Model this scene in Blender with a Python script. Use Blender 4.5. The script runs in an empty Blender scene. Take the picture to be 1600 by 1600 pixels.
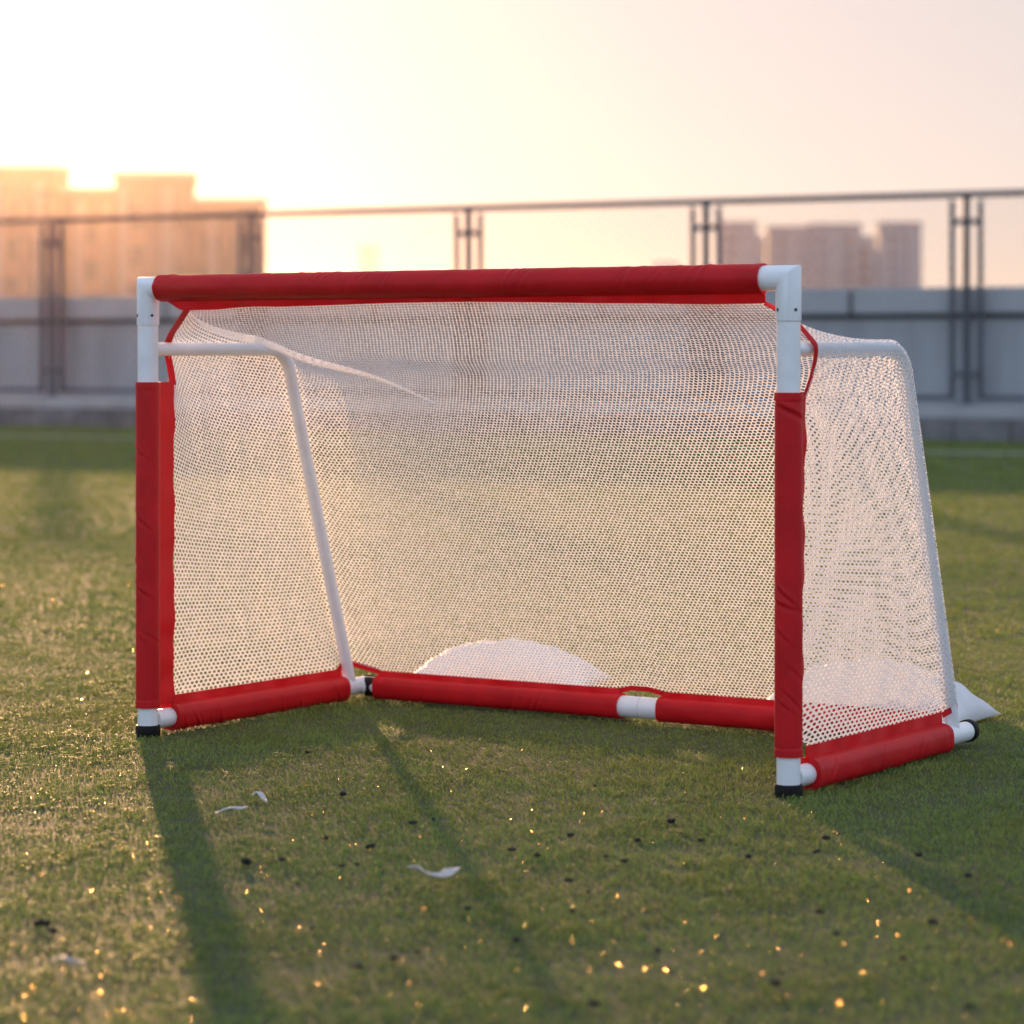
import bpy, bmesh, math, random
import numpy as np
from mathutils import Vector, Matrix

random.seed(7)
rng = np.random.default_rng(11)
S = bpy.context.scene
COL = S.collection
R = math.radians
PI = math.pi

# ------------------------------------------------------------------ viewpoint
CAM_H = 0.67
F = 4480.0            # focal length in photograph pixels (1600 wide)
HOR = 550.0           # photograph row of the horizon


def ground_at(px, py, z=0.0):
    """world point on the ground seen at a photograph position"""
    d = (CAM_H - z) * F / (py - HOR)
    return Vector(((px - 800) * d / F, d, z))


# ------------------------------------------------------------------ helpers
def link(name, me, mat=None, parent=None):
    o = bpy.data.objects.new(name, me)
    COL.objects.link(o)
    if mat is not None:
        me.materials.append(mat)
    if parent is not None:
        o.parent = parent
    return o


def tag(o, label=None, cat=None, group=None, kind=None):
    if label:
        o['label'] = label
    if cat:
        o['category'] = cat
    if group:
        o['group'] = group
    if kind:
        o['kind'] = kind
    return o


def empty(name, loc=(0, 0, 0), rz=0.0):
    o = bpy.data.objects.new(name, None)
    COL.objects.link(o)
    o.location = loc
    o.rotation_euler = (0, 0, rz)
    o.empty_display_size = 0.1
    return o


class MB:
    """collects shapes, then links them as one mesh object"""

    def __init__(self):
        self.v = []
        self.f = []

    def add(self, vs, fs):
        n = len(self.v)
        self.v += [tuple(p) for p in vs]
        self.f += [tuple(i + n for i in f) for f in fs]
        return self

    def box(self, x0, x1, y0, y1, z0, z1):
        vs = [(x0, y0, z0), (x1, y0, z0), (x1, y1, z0), (x0, y1, z0),
              (x0, y0, z1), (x1, y0, z1), (x1, y1, z1), (x0, y1, z1)]
        fs = [(0, 3, 2, 1), (4, 5, 6, 7), (0, 1, 5, 4), (1, 2, 6, 5), (2, 3, 7, 6), (3, 0, 4, 7)]
        return self.add(vs, fs)

    def tube(self, pts, r, seg=24, cap=True):
        pts = [Vector(p) for p in pts]
        n = len(pts)
        rad = r if isinstance(r, (list, tuple)) else [r] * n
        d = [(pts[i + 1] - pts[i]).normalized() for i in range(n - 1)]
        ref = Vector((0, 0, 1)) if abs(d[0].z) < 0.9 else Vector((1, 0, 0))
        u = d[0].cross(ref).normalized()
        vs, fs = [], []
        for i in range(n):
            di = d[max(0, i - 1)]
            do = d[min(n - 2, i)]
            if i >= 2:
                q = d[i - 2].rotation_difference(d[i - 1])
                u = (q @ u).normalized()
            w = di.cross(u).normalized()
            nn = (di + do).normalized()
            for k in range(seg):
                a = 2 * PI * k / seg
                off = u * math.cos(a) * rad[i] + w * math.sin(a) * rad[i]
                off -= di * (off.dot(nn) / di.dot(nn))
                vs.append(pts[i] + off)
        for i in range(n - 1):
            for k in range(seg):
                k2 = (k + 1) % seg
                fs.append((i * seg + k, i * seg + k2, (i + 1) * seg + k2, (i + 1) * seg + k))
        if cap:
            fs.append(tuple(reversed(range(seg))))
            fs.append(tuple((n - 1) * seg + k for k in range(seg)))
        return self.add(vs, fs)

    def build(self, name, mat, parent=None, smooth=False, bevel=0.0, angle=35):
        me = bpy.data.meshes.new(name)
        me.from_pydata(self.v, [], self.f)
        bm = bmesh.new()
        bm.from_mesh(me)
        bmesh.ops.recalc_face_normals(bm, faces=bm.faces)
        if bevel > 0:
            ed = [e for e in bm.edges if len(e.link_faces) == 2 and e.calc_face_angle(0) > R(50)]
            bmesh.ops.bevel(bm, geom=ed, offset=bevel, segments=2, profile=0.6, affect='EDGES', clamp_overlap=True)
        bm.to_mesh(me)
        bm.free()
        if smooth:
            me.polygons.foreach_set('use_smooth', [True] * len(me.polygons))
            me.set_sharp_from_angle(angle=R(angle))
        return link(name, me, mat, parent)


def mesh_np(name, verts, quads, tris=None, smooth=False):
    me = bpy.data.meshes.new(name)
    nq = len(quads)
    nt = 0 if tris is None else len(tris)
    me.vertices.add(len(verts))
    me.vertices.foreach_set('co', np.asarray(verts, np.float32).ravel())
    loops = np.asarray(quads, np.int32).ravel()
    starts = np.arange(nq, dtype=np.int32) * 4
    if nt:
        loops = np.concatenate([loops, np.asarray(tris, np.int32).ravel()])
        starts = np.concatenate([starts, nq * 4 + np.arange(nt, dtype=np.int32) * 3])
    me.loops.add(len(loops))
    me.loops.foreach_set('vertex_index', loops)
    me.polygons.add(nq + nt)
    me.polygons.foreach_set('loop_start', starts)
    me.update(calc_edges=True)
    if smooth:
        me.polygons.foreach_set('use_smooth', np.ones(nq + nt, bool))
    me.validate()
    return me


# ------------------------------------------------------------------ materials
def mat_new(name):
    m = bpy.data.materials.new(name)
    m.use_nodes = True
    nt = m.node_tree
    nt.nodes.clear()
    out = nt.nodes.new('ShaderNodeOutputMaterial')
    return m, nt, out


def N(nt, kind, **kw):
    n = nt.nodes.new(kind)
    for k, v in kw.items():
        if k in n.inputs:
            n.inputs[k].default_value = v
        else:
            setattr(n, k, v)
    return n


def rough_mat(name, c1, c2, scale=8.0, rough=0.6, bump=0.0, bscale=60.0, bdist=0.002, metallic=0.0, stretch=(1, 1, 1),
              transl=0.0, spec=0.5, tcol=None):
    m, nt, out = mat_new(name)
    L = nt.links.new
    tc = N(nt, 'ShaderNodeTexCoord')
    mp = N(nt, 'ShaderNodeMapping')
    mp.inputs['Scale'].default_value = stretch
    L(tc.outputs['Object'], mp.inputs['Vector'])
    no = N(nt, 'ShaderNodeTexNoise', Scale=scale, Detail=5.0, Roughness=0.6)
    L(mp.outputs[0], no.inputs['Vector'])
    cr = N(nt, 'ShaderNodeValToRGB')
    cr.color_ramp.elements[0].position = 0.3
    cr.color_ramp.elements[1].position = 0.7
    cr.color_ramp.elements[0].color = (*c1, 1)
    cr.color_ramp.elements[1].color = (*c2, 1)
    L(no.outputs['Fac'], cr.inputs['Fac'])
    b = N(nt, 'ShaderNodeBsdfPrincipled', Roughness=rough, Metallic=metallic)
    b.inputs['Specular IOR Level'].default_value = spec
    L(cr.outputs['Color'], b.inputs['Base Color'])
    bp = None
    if bump > 0:
        n2 = N(nt, 'ShaderNodeTexNoise', Scale=bscale, Detail=4.0)
        L(mp.outputs[0], n2.inputs['Vector'])
        bp = N(nt, 'ShaderNodeBump', Strength=bump, Distance=bdist)
        L(n2.outputs['Fac'], bp.inputs['Height'])
        L(bp.outputs['Normal'], b.inputs['Normal'])
    if transl > 0:
        t = N(nt, 'ShaderNodeBsdfTranslucent')
        if tcol:
            t.inputs['Color'].default_value = (*tcol, 1)
        else:
            L(cr.outputs['Color'], t.inputs['Color'])
        mx = N(nt, 'ShaderNodeMixShader', Fac=transl)
        L(b.outputs[0], mx.inputs[1])
        L(t.outputs[0], mx.inputs[2])
        L(mx.outputs[0], out.inputs['Surface'])
    else:
        L(b.outputs[0], out.inputs['Surface'])
    return m


M = {}
M['pvc'] = rough_mat('white_plastic', (0.76, 0.76, 0.765), (0.87, 0.87, 0.87), 22, 0.32, 0.05, 90, 0.001)
M['pvc_joint'] = rough_mat('white_fitting', (0.83, 0.83, 0.84), (0.88, 0.88, 0.88), 20, 0.36, 0.06, 120, 0.001)
M['black'] = rough_mat('black_rubber', (0.008, 0.008, 0.009), (0.016, 0.015, 0.015), 40, 0.6, 0.1, 200, 0.001, spec=0.15)
M['rivet'] = rough_mat('rivet_metal', (0.05, 0.05, 0.055), (0.09, 0.09, 0.09), 60, 0.4, metallic=0.6)
M['red'] = rough_mat('red_sleeve_fabric', (0.55, 0.009, 0.014), (0.72, 0.012, 0.020), 16, 0.45, 0.25, 420, 0.0006,
                     stretch=(1, 1, 1), transl=0.22, tcol=(0.80, 0.015, 0.015), spec=0.25)
M['wall'] = rough_mat('grey_wall_paint', (0.38, 0.385, 0.40), (0.52, 0.535, 0.555), 5, 0.75, 0.15, 40, 0.004, stretch=(1, 1, 0.18))
M['coping'] = rough_mat('coping_concrete', (0.46, 0.47, 0.485), (0.55, 0.56, 0.575), 2.2, 0.8, 0.2, 50, 0.004)
M['shade_joint'] = rough_mat('gap_shade_and_joint', (0.035, 0.032, 0.03), (0.06, 0.055, 0.05), 6, 0.8)  # dark tone for coping joints and the painted shade strip beneath
M['ledge'] = rough_mat('ledge_concrete', (0.33, 0.33, 0.335), (0.44, 0.435, 0.43), 3, 0.85, 0.3, 40, 0.006)
M['stone'] = rough_mat('kerb_stone', (0.11, 0.105, 0.105), (0.24, 0.225, 0.22), 4, 0.9, 0.4, 30, 0.01)
M['fence'] = rough_mat('fence_paint', (0.055, 0.065, 0.08), (0.085, 0.095, 0.11), 8, 0.45, 0.1, 80, 0.001)
M['wire'] = rough_mat('fence_wire', (0.09, 0.09, 0.10), (0.14, 0.14, 0.15), 30, 0.45, metallic=0.5)
M['block'] = rough_mat('apartment_render', (0.22, 0.18, 0.16), (0.27, 0.23, 0.21), 0.3, 0.85)
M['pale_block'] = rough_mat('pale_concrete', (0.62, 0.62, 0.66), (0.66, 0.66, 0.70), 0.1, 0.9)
M['tower_band'] = rough_mat('tower_bay_render', (0.38, 0.395, 0.41), (0.43, 0.445, 0.46), 0.1, 0.85)
M['pilaster'] = rough_mat('pale_render', (0.32, 0.28, 0.25), (0.36, 0.32, 0.29), 0.4, 0.85)
M['tower'] = rough_mat('tower_concrete', (0.30, 0.335, 0.36), (0.36, 0.40, 0.43), 0.1, 0.85)
M['glass'] = rough_mat('window_glass', (0.11, 0.115, 0.12), (0.15, 0.155, 0.16), 0.5, 0.2)
M['bag'] = rough_mat('white_woven_bag', (0.66, 0.66, 0.68), (0.80, 0.80, 0.81), 7, 0.6, 0.35, 45, 0.006, transl=0.15)
M['strip'] = rough_mat('white_plastic_scrap', (0.62, 0.61, 0.62), (0.78, 0.77, 0.76), 60, 0.45, transl=0.35)
M['scrap'] = rough_mat('pale_brown_scrap', (0.36, 0.30, 0.25), (0.46, 0.38, 0.32), 60, 0.7)
M['clod'] = rough_mat('rubber_crumb', (0.010, 0.009, 0.010), (0.022, 0.018, 0.017), 200, 0.8, 0.6, 300, 0.003)
M['line'] = rough_mat('line_paint', (0.40, 0.42, 0.38), (0.58, 0.60, 0.55), 12, 0.8, 0.4, 60, 0.004)


def net_mat():
    m, nt, out = mat_new('white_knitted_net')
    L = nt.links.new
    tc = N(nt, 'ShaderNodeTexCoord')
    no = N(nt, 'ShaderNodeTexNoise', Scale=900.0, Detail=2.0)
    L(tc.outputs['Object'], no.inputs['Vector'])
    bp = N(nt, 'ShaderNodeBump', Strength=0.3, Distance=0.0006)
    L(no.outputs['Fac'], bp.inputs['Height'])
    d = N(nt, 'ShaderNodeBsdfDiffuse')
    d.inputs['Color'].default_value = (0.82, 0.81, 0.81, 1)
    L(bp.outputs[0], d.inputs['Normal'])
    t = N(nt, 'ShaderNodeBsdfTranslucent')
    t.inputs['Color'].default_value = (0.76, 0.77, 0.80, 1)
    mx = N(nt, 'ShaderNodeMixShader', Fac=0.40)
    L(d.outputs[0], mx.inputs[1])
    L(t.outputs[0], mx.inputs[2])
    L(mx.outputs[0], out.inputs['Surface'])
    return m


M['net'] = net_mat()


def grass_mat():
    m, nt, out = mat_new('turf_fibre')
    L = nt.links.new
    geo = N(nt, 'ShaderNodeNewGeometry')
    fine = N(nt, 'ShaderNodeTexNoise', Scale=130.0, Detail=2.0)
    L(geo.outputs['Position'], fine.inputs['Vector'])
    big = N(nt, 'ShaderNodeTexNoise', Scale=2.2, Detail=4.0, Roughness=0.6)
    L(geo.outputs['Position'], big.inputs['Vector'])
    c1 = N(nt, 'ShaderNodeValToRGB')
    e = c1.color_ramp.elements
    e[0].position, e[1].position = 0.28, 0.72
    e[0].color = (0.104, 0.178, 0.044, 1)
    e[1].color = (0.330, 0.368, 0.094, 1)
    L(fine.outputs['Fac'], c1.inputs['Fac'])
    c2 = N(nt, 'ShaderNodeValToRGB')
    e = c2.color_ramp.elements
    e[0].position, e[1].position = 0.3, 0.72
    e[0].color = (0.90, 0.97, 0.95, 1)
    e[1].color = (1.08, 1.02, 0.95, 1)
    L(big.outputs['Fac'], c2.inputs['Fac'])
    mul = N(nt, 'ShaderNodeMixRGB', blend_type='MULTIPLY')
    mul.inputs['Fac'].default_value = 1
    L(c1.outputs[0], mul.inputs[1])
    L(c2.outputs[0], mul.inputs[2])
    b = N(nt, 'ShaderNodeBsdfPrincipled', Roughness=0.6)
    b.inputs['Specular IOR Level'].default_value = 0.12
    L(mul.outputs[0], b.inputs['Base Color'])
    t = N(nt, 'ShaderNodeBsdfTranslucent')
    L(mul.outputs[0], t.inputs['Color'])
    mx = N(nt, 'ShaderNodeMixShader', Fac=0.35)
    L(b.outputs[0], mx.inputs[1])
    L(t.outputs[0], mx.inputs[2])
    L(mx.outputs[0], out.inputs['Surface'])
    return m


M['grass'] = grass_mat()
M['soil'] = rough_mat('turf_backing', (0.045, 0.060, 0.020), (0.075, 0.088, 0.030), 25, 0.9, 0.8, 220, 0.008)
M['ground'] = rough_mat('city_ground', (0.10, 0.10, 0.09), (0.16, 0.15, 0.14), 0.05, 0.9)


def dew_mat():
    m, nt, out = mat_new('dew_film')
    L = nt.links.new
    g = N(nt, 'ShaderNodeBsdfGlossy', Roughness=0.22)
    g.inputs['Color'].default_value = (0.75, 0.50, 0.22, 1)
    L(g.outputs[0], out.inputs['Surface'])
    return m


M['dew'] = dew_mat()

# ------------------------------------------------------------------ the goal
W = 1.2546
DEP = 0.645
HGT = 0.80
TR = 0.0185           # front tube radius
AX = Vector((-0.6352, 5.003, 0))
GU = Vector((0.8383, -0.5452, 0))
GV = Vector((0.5452, 0.8383, 0))
goal = empty('soccer_goal', AX + GU * (W / 2), math.atan2(GU.y, GU.x))
tag(goal, 'small white tube football goal with red padded sleeves and white net on the turf', 'goal')
hw = W / 2
ZB = HGT - TR         # crossbar axis height
ZS = 0.675            # brace height
ZA = 0.027            # base bar axis height
BR = 0.0118           # brace radius
BAR = 0.0165


def rivets(mb_list, sx):
    pass


for sx in (-1, 1):
    x = sx * hw
    zsl_top, zsl_bot = (0.6175, 0.050) if sx < 0 else (0.609, 0.061)
    MB().tube([(x, 0, 0.012), (x, 0, 0.716)], TR - 0.0004, 32).build('post', M['pvc'], goal, True)
    el = MB()
    el.tube([(x, 0, 0.7165), (x, 0, ZB), (x - sx * 0.050, 0, ZB)], TR + 0.0009, 36)
    elo = el.build('elbow', M['pvc_joint'], goal, True, 0.0012, 25)
    for a in (-62, 28):
        a2 = R(-90 + a + 33)
        n = Vector((math.cos(a2), math.sin(a2), 0))
        c = Vector((x, 0, 0.7335)) + n * (TR + 0.0003)
        MB().tube([c, c + n * 0.0014], 0.0026, 10).build('rivet', M['rivet'], elo, True)
    MB().tube([(x, 0, 0.0), (x, 0, 0.003), (x, 0, 0.016), (x, 0, 0.0195)], [TR + 0.002, TR + 0.0032, TR + 0.003, TR + 0.0018],
              32).build('foot_cap', M['black'], goal, True, angle=60)
MB().tube([(-hw + 0.05, 0, ZB), (hw - 0.05, 0, ZB)], TR - 0.0006, 32).build('crossbar', M['pvc'], goal, True)

# side base bars, rear bar, corner pieces
for sx in (-1, 1):
    x = sx * hw
    MB().tube([(x, TR - 0.003, ZA), (x, DEP + 0.006, ZA)], BAR, 28).build('base_bar', M['pvc'], goal, True)
    MB().tube([(x, DEP + 0.002, ZA), (x, DEP + 0.005, ZA), (x, DEP + 0.016, ZA), (x, DEP + 0.019, ZA)],
              [BAR + 0.001, BAR + 0.0028, BAR + 0.0026, BAR - 0.002], 28).build('end_cap', M['black'], goal, True, angle=60)
MB().tube([(-hw + BAR, DEP - 0.02, ZA), (hw - BAR, DEP - 0.02, ZA)], BAR - 0.0006, 28).build('rear_bar', M['pvc'], goal, True)
YB = DEP - 0.02
cpl = MB()
cpl.tube([(-hw + 0.584, YB, ZA), (-hw + 0.6305, YB, ZA)], BAR + 0.003, 32)
cpl.tube([(-hw + 0.6315, YB, ZA), (-hw + 0.679, YB, ZA)], BAR + 0.003, 32)
cpl.build('coupling', M['pvc_joint'], goal, True, 0.0008)
# black saddle strap on the rear left corner
vs, fs = [], []
sg = 32
for k in range(sg):
    a = 2 * PI * k / sg
    wd = 0.0028 + 0.0125 * abs(math.sin(a)) ** 1.6
    for rr, ww in ((BAR - 0.001, -wd), (BAR + 0.0022, -wd), (BAR + 0.0022, wd), (BAR - 0.001, wd)):
        vs.append((-hw + 0.032 + ww, YB + math.cos(a) * rr, ZA + math.sin(a) * rr))
for k in range(sg):
    k2 = (k + 1) % sg
    for j in range(4):
        j2 = (j + 1) % 4
        fs.append((k * 4 + j, k2 * 4 + j, k2 * 4 + j2, k * 4 + j2))
MB().add(vs, fs).build('corner_strap', M['black'], goal, True)

# bent side braces
YBEND, YFOOT = 0.392, 0.597


def brace_path(x, off=0.0, out=0.0):
    """side brace centre line; off lifts it away from the tube to the outside of the bend"""
    p0 = Vector((x, 0.0, ZS))
    c = Vector((x, YBEND, ZS))
    p2 = Vector((x, YFOOT, 0.03))
    d1 = (c - p0).normalized()
    d2 = (p2 - c).normalized()
    ang = d1.angle(d2)
    rad = 0.062
    tl = rad * math.tan(ang / 2)
    s0 = c - d1 * tl
    nrm = Vector((0, 0, -1))
    cen = s0 + nrm * rad
    arc = []
    for k in range(13):
        a = ang * k / 12
        arc.append(cen + (-nrm * math.cos(a) + d1 * math.sin(a)) * rad)
    return p0, arc, p2


for sx in (-1, 1):
    p0, arc, p2 = brace_path(sx * hw)
    p0 = p0 + Vector((0, TR - 0.004, 0))
    MB().tube([p0] + arc + [p2], BR, 24, True).build('brace', M['pvc'], goal, True, angle=60)


# red sleeves: a tube with a stitched flap that carries the net
def sleeve(name, p0, p1, r, fdir, lf, rin, n=200, seed=0, amp=0.03, m=46, crease=10, sq=2.0):
    p0, p1 = Vector(p0), Vector(p1)
    a = (p1 - p0)
    ln = a.length
    a.normalize()
    f = Vector(fdir)
    f = (f - a * f.dot(a)).normalized()
    g = a.cross(f)
    rs = random.Random(seed)
    ws = [(rs.uniform(8, 60), rs.randint(1, 4) * rs.choice((-1, 1)), rs.uniform(0, 6.28), rs.uniform(.3, 1)) for _ in range(9)]
    lean = rs.choice((-1, 1))
    cr = [(rs.uniform(0.02, ln - 0.02), lean * rs.uniform(0.006, 0.020), rs.uniform(0.0022, 0.005), rs.uniform(0.0010, 0.0030), rs.uniform(1.4, 4.9),
           rs.uniform(0.7, 1.6)) for _ in range(crease)]
    cnt = m + 5
    ph0 = R(17)
    vs, fs = [], []

    def ring(s, scale=None):
        c = p0 + a * s
        lt = max(lf(s), r * 1.03)
        pts = []
        e = min(s, ln - s)
        hem = 0.0005 if e < 0.013 else 0.0
        hem -= 0.0006 * math.exp(-((e - 0.0138) / 0.0012) ** 2)
        for k in range(m):
            ph = ph0 + (2 * PI - 2 * ph0) * k / (m - 1)
            w = sum(q[3] * math.sin(q[0] * s * 2 + q[1] * ph + q[2]) for q in ws) / 9
            env = math.sin(PI * (ph - ph0) / (2 * PI - 2 * ph0))
            rr = r * (1 + amp * w * env) * (abs(math.cos(ph)) ** sq + abs(math.sin(ph)) ** sq) ** (-1 / sq) + hem
            for q in cr:
                d = s - q[0] - q[1] * (ph - q[4])
                if abs(d) < 0.02:
                    u = d / q[2]
                    rr += q[3] * (math.exp(-(u - 1.2) ** 2) * 0.8 - math.exp(-u * u)) * math.exp(-((ph - q[4]) / q[5]) ** 2) * env
            if scale is not None:
                rr = scale
            pts.append(c + f * math.cos(ph) * rr + g * math.sin(ph) * rr)
        wob = 0.0016 * math.sin(s * 37 + seed) + 0.0012 * math.sin(s * 91 + seed * 2)
        wob *= min(1.0, max(0.0, (lt - r) / 0.012))
        rb = (r if scale is None else scale) + 0.0012
        lt = max(lt, rb + 0.0008)
        pts.append(c + f * rb + g * (-0.0019 + wob * .3))
        pts.append(c + f * (lt - 0.0004) + g * (-0.0010 + wob))
        pts.append(c + f * lt + g * wob)
        pts.append(c + f * (lt - 0.0004) + g * (0.0010 + wob))
        pts.append(c + f * rb + g * (0.0019 + wob * .3))
        return pts
    ss = [ln * i / n for i in range(n + 1)]
    rings = [ring(0.0006, rin)] + [ring(s) for s in ss] + [ring(ln - 0.0006, rin)]
    for q in rings:
        vs += q
    for i in range(len(rings) - 1):
        for k in range(cnt):
            k2 = (k + 1) % cnt
            fs.append((i * cnt + k, i * cnt + k2, (i + 1) * cnt + k2, (i + 1) * cnt + k))
    return MB().add(vs, fs).build(name, M['red'], goal, True, angle=50)


def smooth(a, b, x):
    t = min(1, max(0, (x - a) / (b - a)))
    return t * t * (3 - 2 * t)


CB0, CB1 = -hw + 0.028, hw - 0.042     # crossbar sleeve ends
HEML, HEMR = -hw + 0.0845, hw - 0.0435


def cross_l(s):
    # s measured from the left end of the sleeve
    dip = 0.0395 - 0.006 * smooth(0.10, 0.22, s) + 0.003 * math.sin(s * 7.0 + 0.6) * smooth(0.15, 0.3, s) + 0.003 * smooth(0.95, 1.15, s)
    return 0.021 + (dip - 0.021) * smooth(0.0, 0.052, s)


sleeve('crossbar_sleeve', (CB0, 0, ZB), (CB1, 0, ZB), 0.0222, (0, 0.10, -1), cross_l, TR - 0.001, 420, 3, 0.03, crease=26)
FL, FR = 0.070, 0.056
sleeve('post_sleeve', (-hw, 0, 0.050), (-hw, 0, 0.6175), 0.0212, (0.0, 1, 0), lambda s: FL, TR - 0.001, 240, 5, 0.018, crease=7)
sleeve('post_sleeve', (hw, 0, 0.061), (hw, 0, 0.609), 0.0212, (0.0, 1, 0), lambda s: 0.042 + (FR - 0.042) * (s / 0.55) ** 1.3,
       TR - 0.001, 240, 6, 0.018, crease=7)
LSL, LSR, LSB = 0.038, 0.043, 0.032
sleeve('base_sleeve', (-hw, 0.058, ZA), (-hw, 0.565, ZA), 0.0232, (0, 0, 1), lambda s: LSL, BAR - 0.001, 220, 8, 0.075, crease=30, sq=2.7)
sleeve('base_sleeve', (hw, 0.060, ZA), (hw, 0.547, ZA), 0.0240, (0, 0, 1), lambda s: LSR, BAR - 0.001, 220, 9, 0.075, crease=30, sq=2.7)
sleeve('rear_sleeve', (-hw + 0.046, YB, ZA), (-hw + 0.590, YB, ZA), 0.0220, (0, 0, 1), lambda s: LSB, BAR - 0.001, 220, 10, 0.065, crease=18, sq=2.7)
sleeve('rear_sleeve', (-hw + 0.672, YB, ZA), (hw - 0.045, YB, ZA), 0.0220, (0, 0, 1), lambda s: LSB, BAR - 0.001, 220, 12, 0.065, crease=18, sq=2.7)


# ---- net surfaces -----------------------------------------------------------
def crossbar_hem(x):
    l = cross_l(x - CB0)
    f = Vector((0, 0.10, -1)).normalized()
    return Vector((x, f.y * l, ZB + f.z * l + 0.001))


def resample(pts, n):
    P = np.array([tuple(p) for p in pts], float)
    d = np.concatenate([[0], np.cumsum(np.linalg.norm(np.diff(P, axis=0), axis=1))])
    t = np.linspace(0, d[-1], n)
    return np.stack([np.interp(t, d, P[:, k]) for k in range(3)], 1), d[-1]


def catmull(pts, k=12):
    P = [Vector(p) for p in pts]
    P = [P[0] * 2 - P[1]] + P + [P[-1] * 2 - P[-2]]
    out = []
    for i in range(1, len(P) - 2):
        for j in range(k):
            t = j / k
            a, b, c, d = P[i - 1], P[i], P[i + 1], P[i + 2]
            out.append(0.5 * ((2 * b) + (c - a) * t + (2 * a - 5 * b + 4 * c - d) * t * t + (3 * b - a - 3 * c + d) * t ** 3))
    out.append(P[-2])
    return out


def seam(sx):
    """shared edge of a side net and the rear net: crossbar corner, over the brace, down to the base"""
    x = sx * hw
    corner = crossbar_hem(HEML if sx < 0 else HEMR)
    p0, arc, p2 = brace_path(x)
    up = BR + 0.0035
    if sx < 0:
        first = catmull([corner, (x + 0.040, 0.085, 0.722), (x + 0.012, 0.19, 0.703), (x + 0.002, 0.28, 0.692), (x - 0.002, 0.345, ZS + up)])
    else:
        first = catmull([corner, (x - 0.004, 0.055, 0.712), (x + 0.002, 0.14, 0.698), (x + 0.002, 0.24, 0.691), (x + 0.002, 0.345, ZS + up)])
    cen = Vector((x, arc[0].y, arc[0].z - 0.062))
    mid = []
    for q in arc:
        n = (q - cen).normalized()
        mid.append(q + n * up + Vector((sx * 0.004, 0, 0)))
    ldir = (p2 - arc[-1]).normalized()
    nrm = Vector((0, -ldir.z, ldir.y)).normalized()
    if nrm.y < 0:
        nrm = -nrm
    low = []
    for k in range(1, 25):
        t = k / 24
        q = arc[-1].lerp(p2, t * 0.93)
        bow = math.sin(PI * min(1, t * 1.05) ** 0.8)
        low.append(q + nrm * (up * (1 - 0.3 * t)) + Vector((sx * (0.004 + (0.024 if sx < 0 else 0.004) * max(0, bow) + 0.004 * t), 0, 0)))
    half = len(arc) // 2
    return [Vector(q) for q in first] + mid[:half], mid[half:] + low


def strap_path(sx):
    x = sx * hw
    if sx < 0:
        return catmull([(x, FL - 0.002, 0.612), (x - 0.009, 0.072, 0.640), (x - 0.0165, 0.072, ZS), (x + 0.012, 0.048, 0.700),
                        (x + 0.052, 0.022, 0.722), crossbar_hem(HEML)])
    return catmull([(x, FR - 0.002, 0.604), (x + 0.010, 0.060, 0.640), (x + 0.0175, 0.056, ZS), (x + 0.012, 0.046, 0.692),
                    (x - 0.010, 0.026, 0.722), crossbar_hem(HEMR)])


def brace_dist(P, x):
    """distance to the brace centre line and the nearest point on it"""
    p0, arc, p2 = brace_path(x)
    pl = np.array([tuple(p) for p in [p0] + arc + [p2]])
    best = np.full(P.shape[:-1], 1e9)
    near = np.zeros_like(P)
    for i in range(len(pl) - 1):
        a, b = pl[i], pl[i + 1]
        ab = b - a
        t = np.clip(((P - a) @ ab) / (ab @ ab), 0, 1)
        q = a + t[..., None] * ab
        d = np.linalg.norm(P - q, axis=-1)
        mk = d < best
        best = np.where(mk, d, best)
        near = np.where(mk[..., None], q, near)
    return best, near


def coons(top, bot, lef, rig):
    nu, nv = len(top), len(lef)
    u = np.linspace(0, 1, nu)[None, :, None]
    v = np.linspace(0, 1, nv)[:, None, None]
    A = (1 - v) * top[None] + v * bot[None]
    B = (1 - u) * lef[:, None] + u * rig[:, None]
    C = (1 - u) * (1 - v) * top[0] + u * (1 - v) * top[-1] + (1 - u) * v * bot[0] + u * v * bot[-1]
    return A + B - C


def relax(G, it, push=None, grav=0.0):
    for k in range(it):
        G[1:-1, 1:-1] = 0.25 * (G[:-2, 1:-1] + G[2:, 1:-1] + G[1:-1, :-2] + G[1:-1, 2:])
        G[1:-1, 1:-1, 2] -= grav
        if push:
            push(G)
    return G


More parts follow.
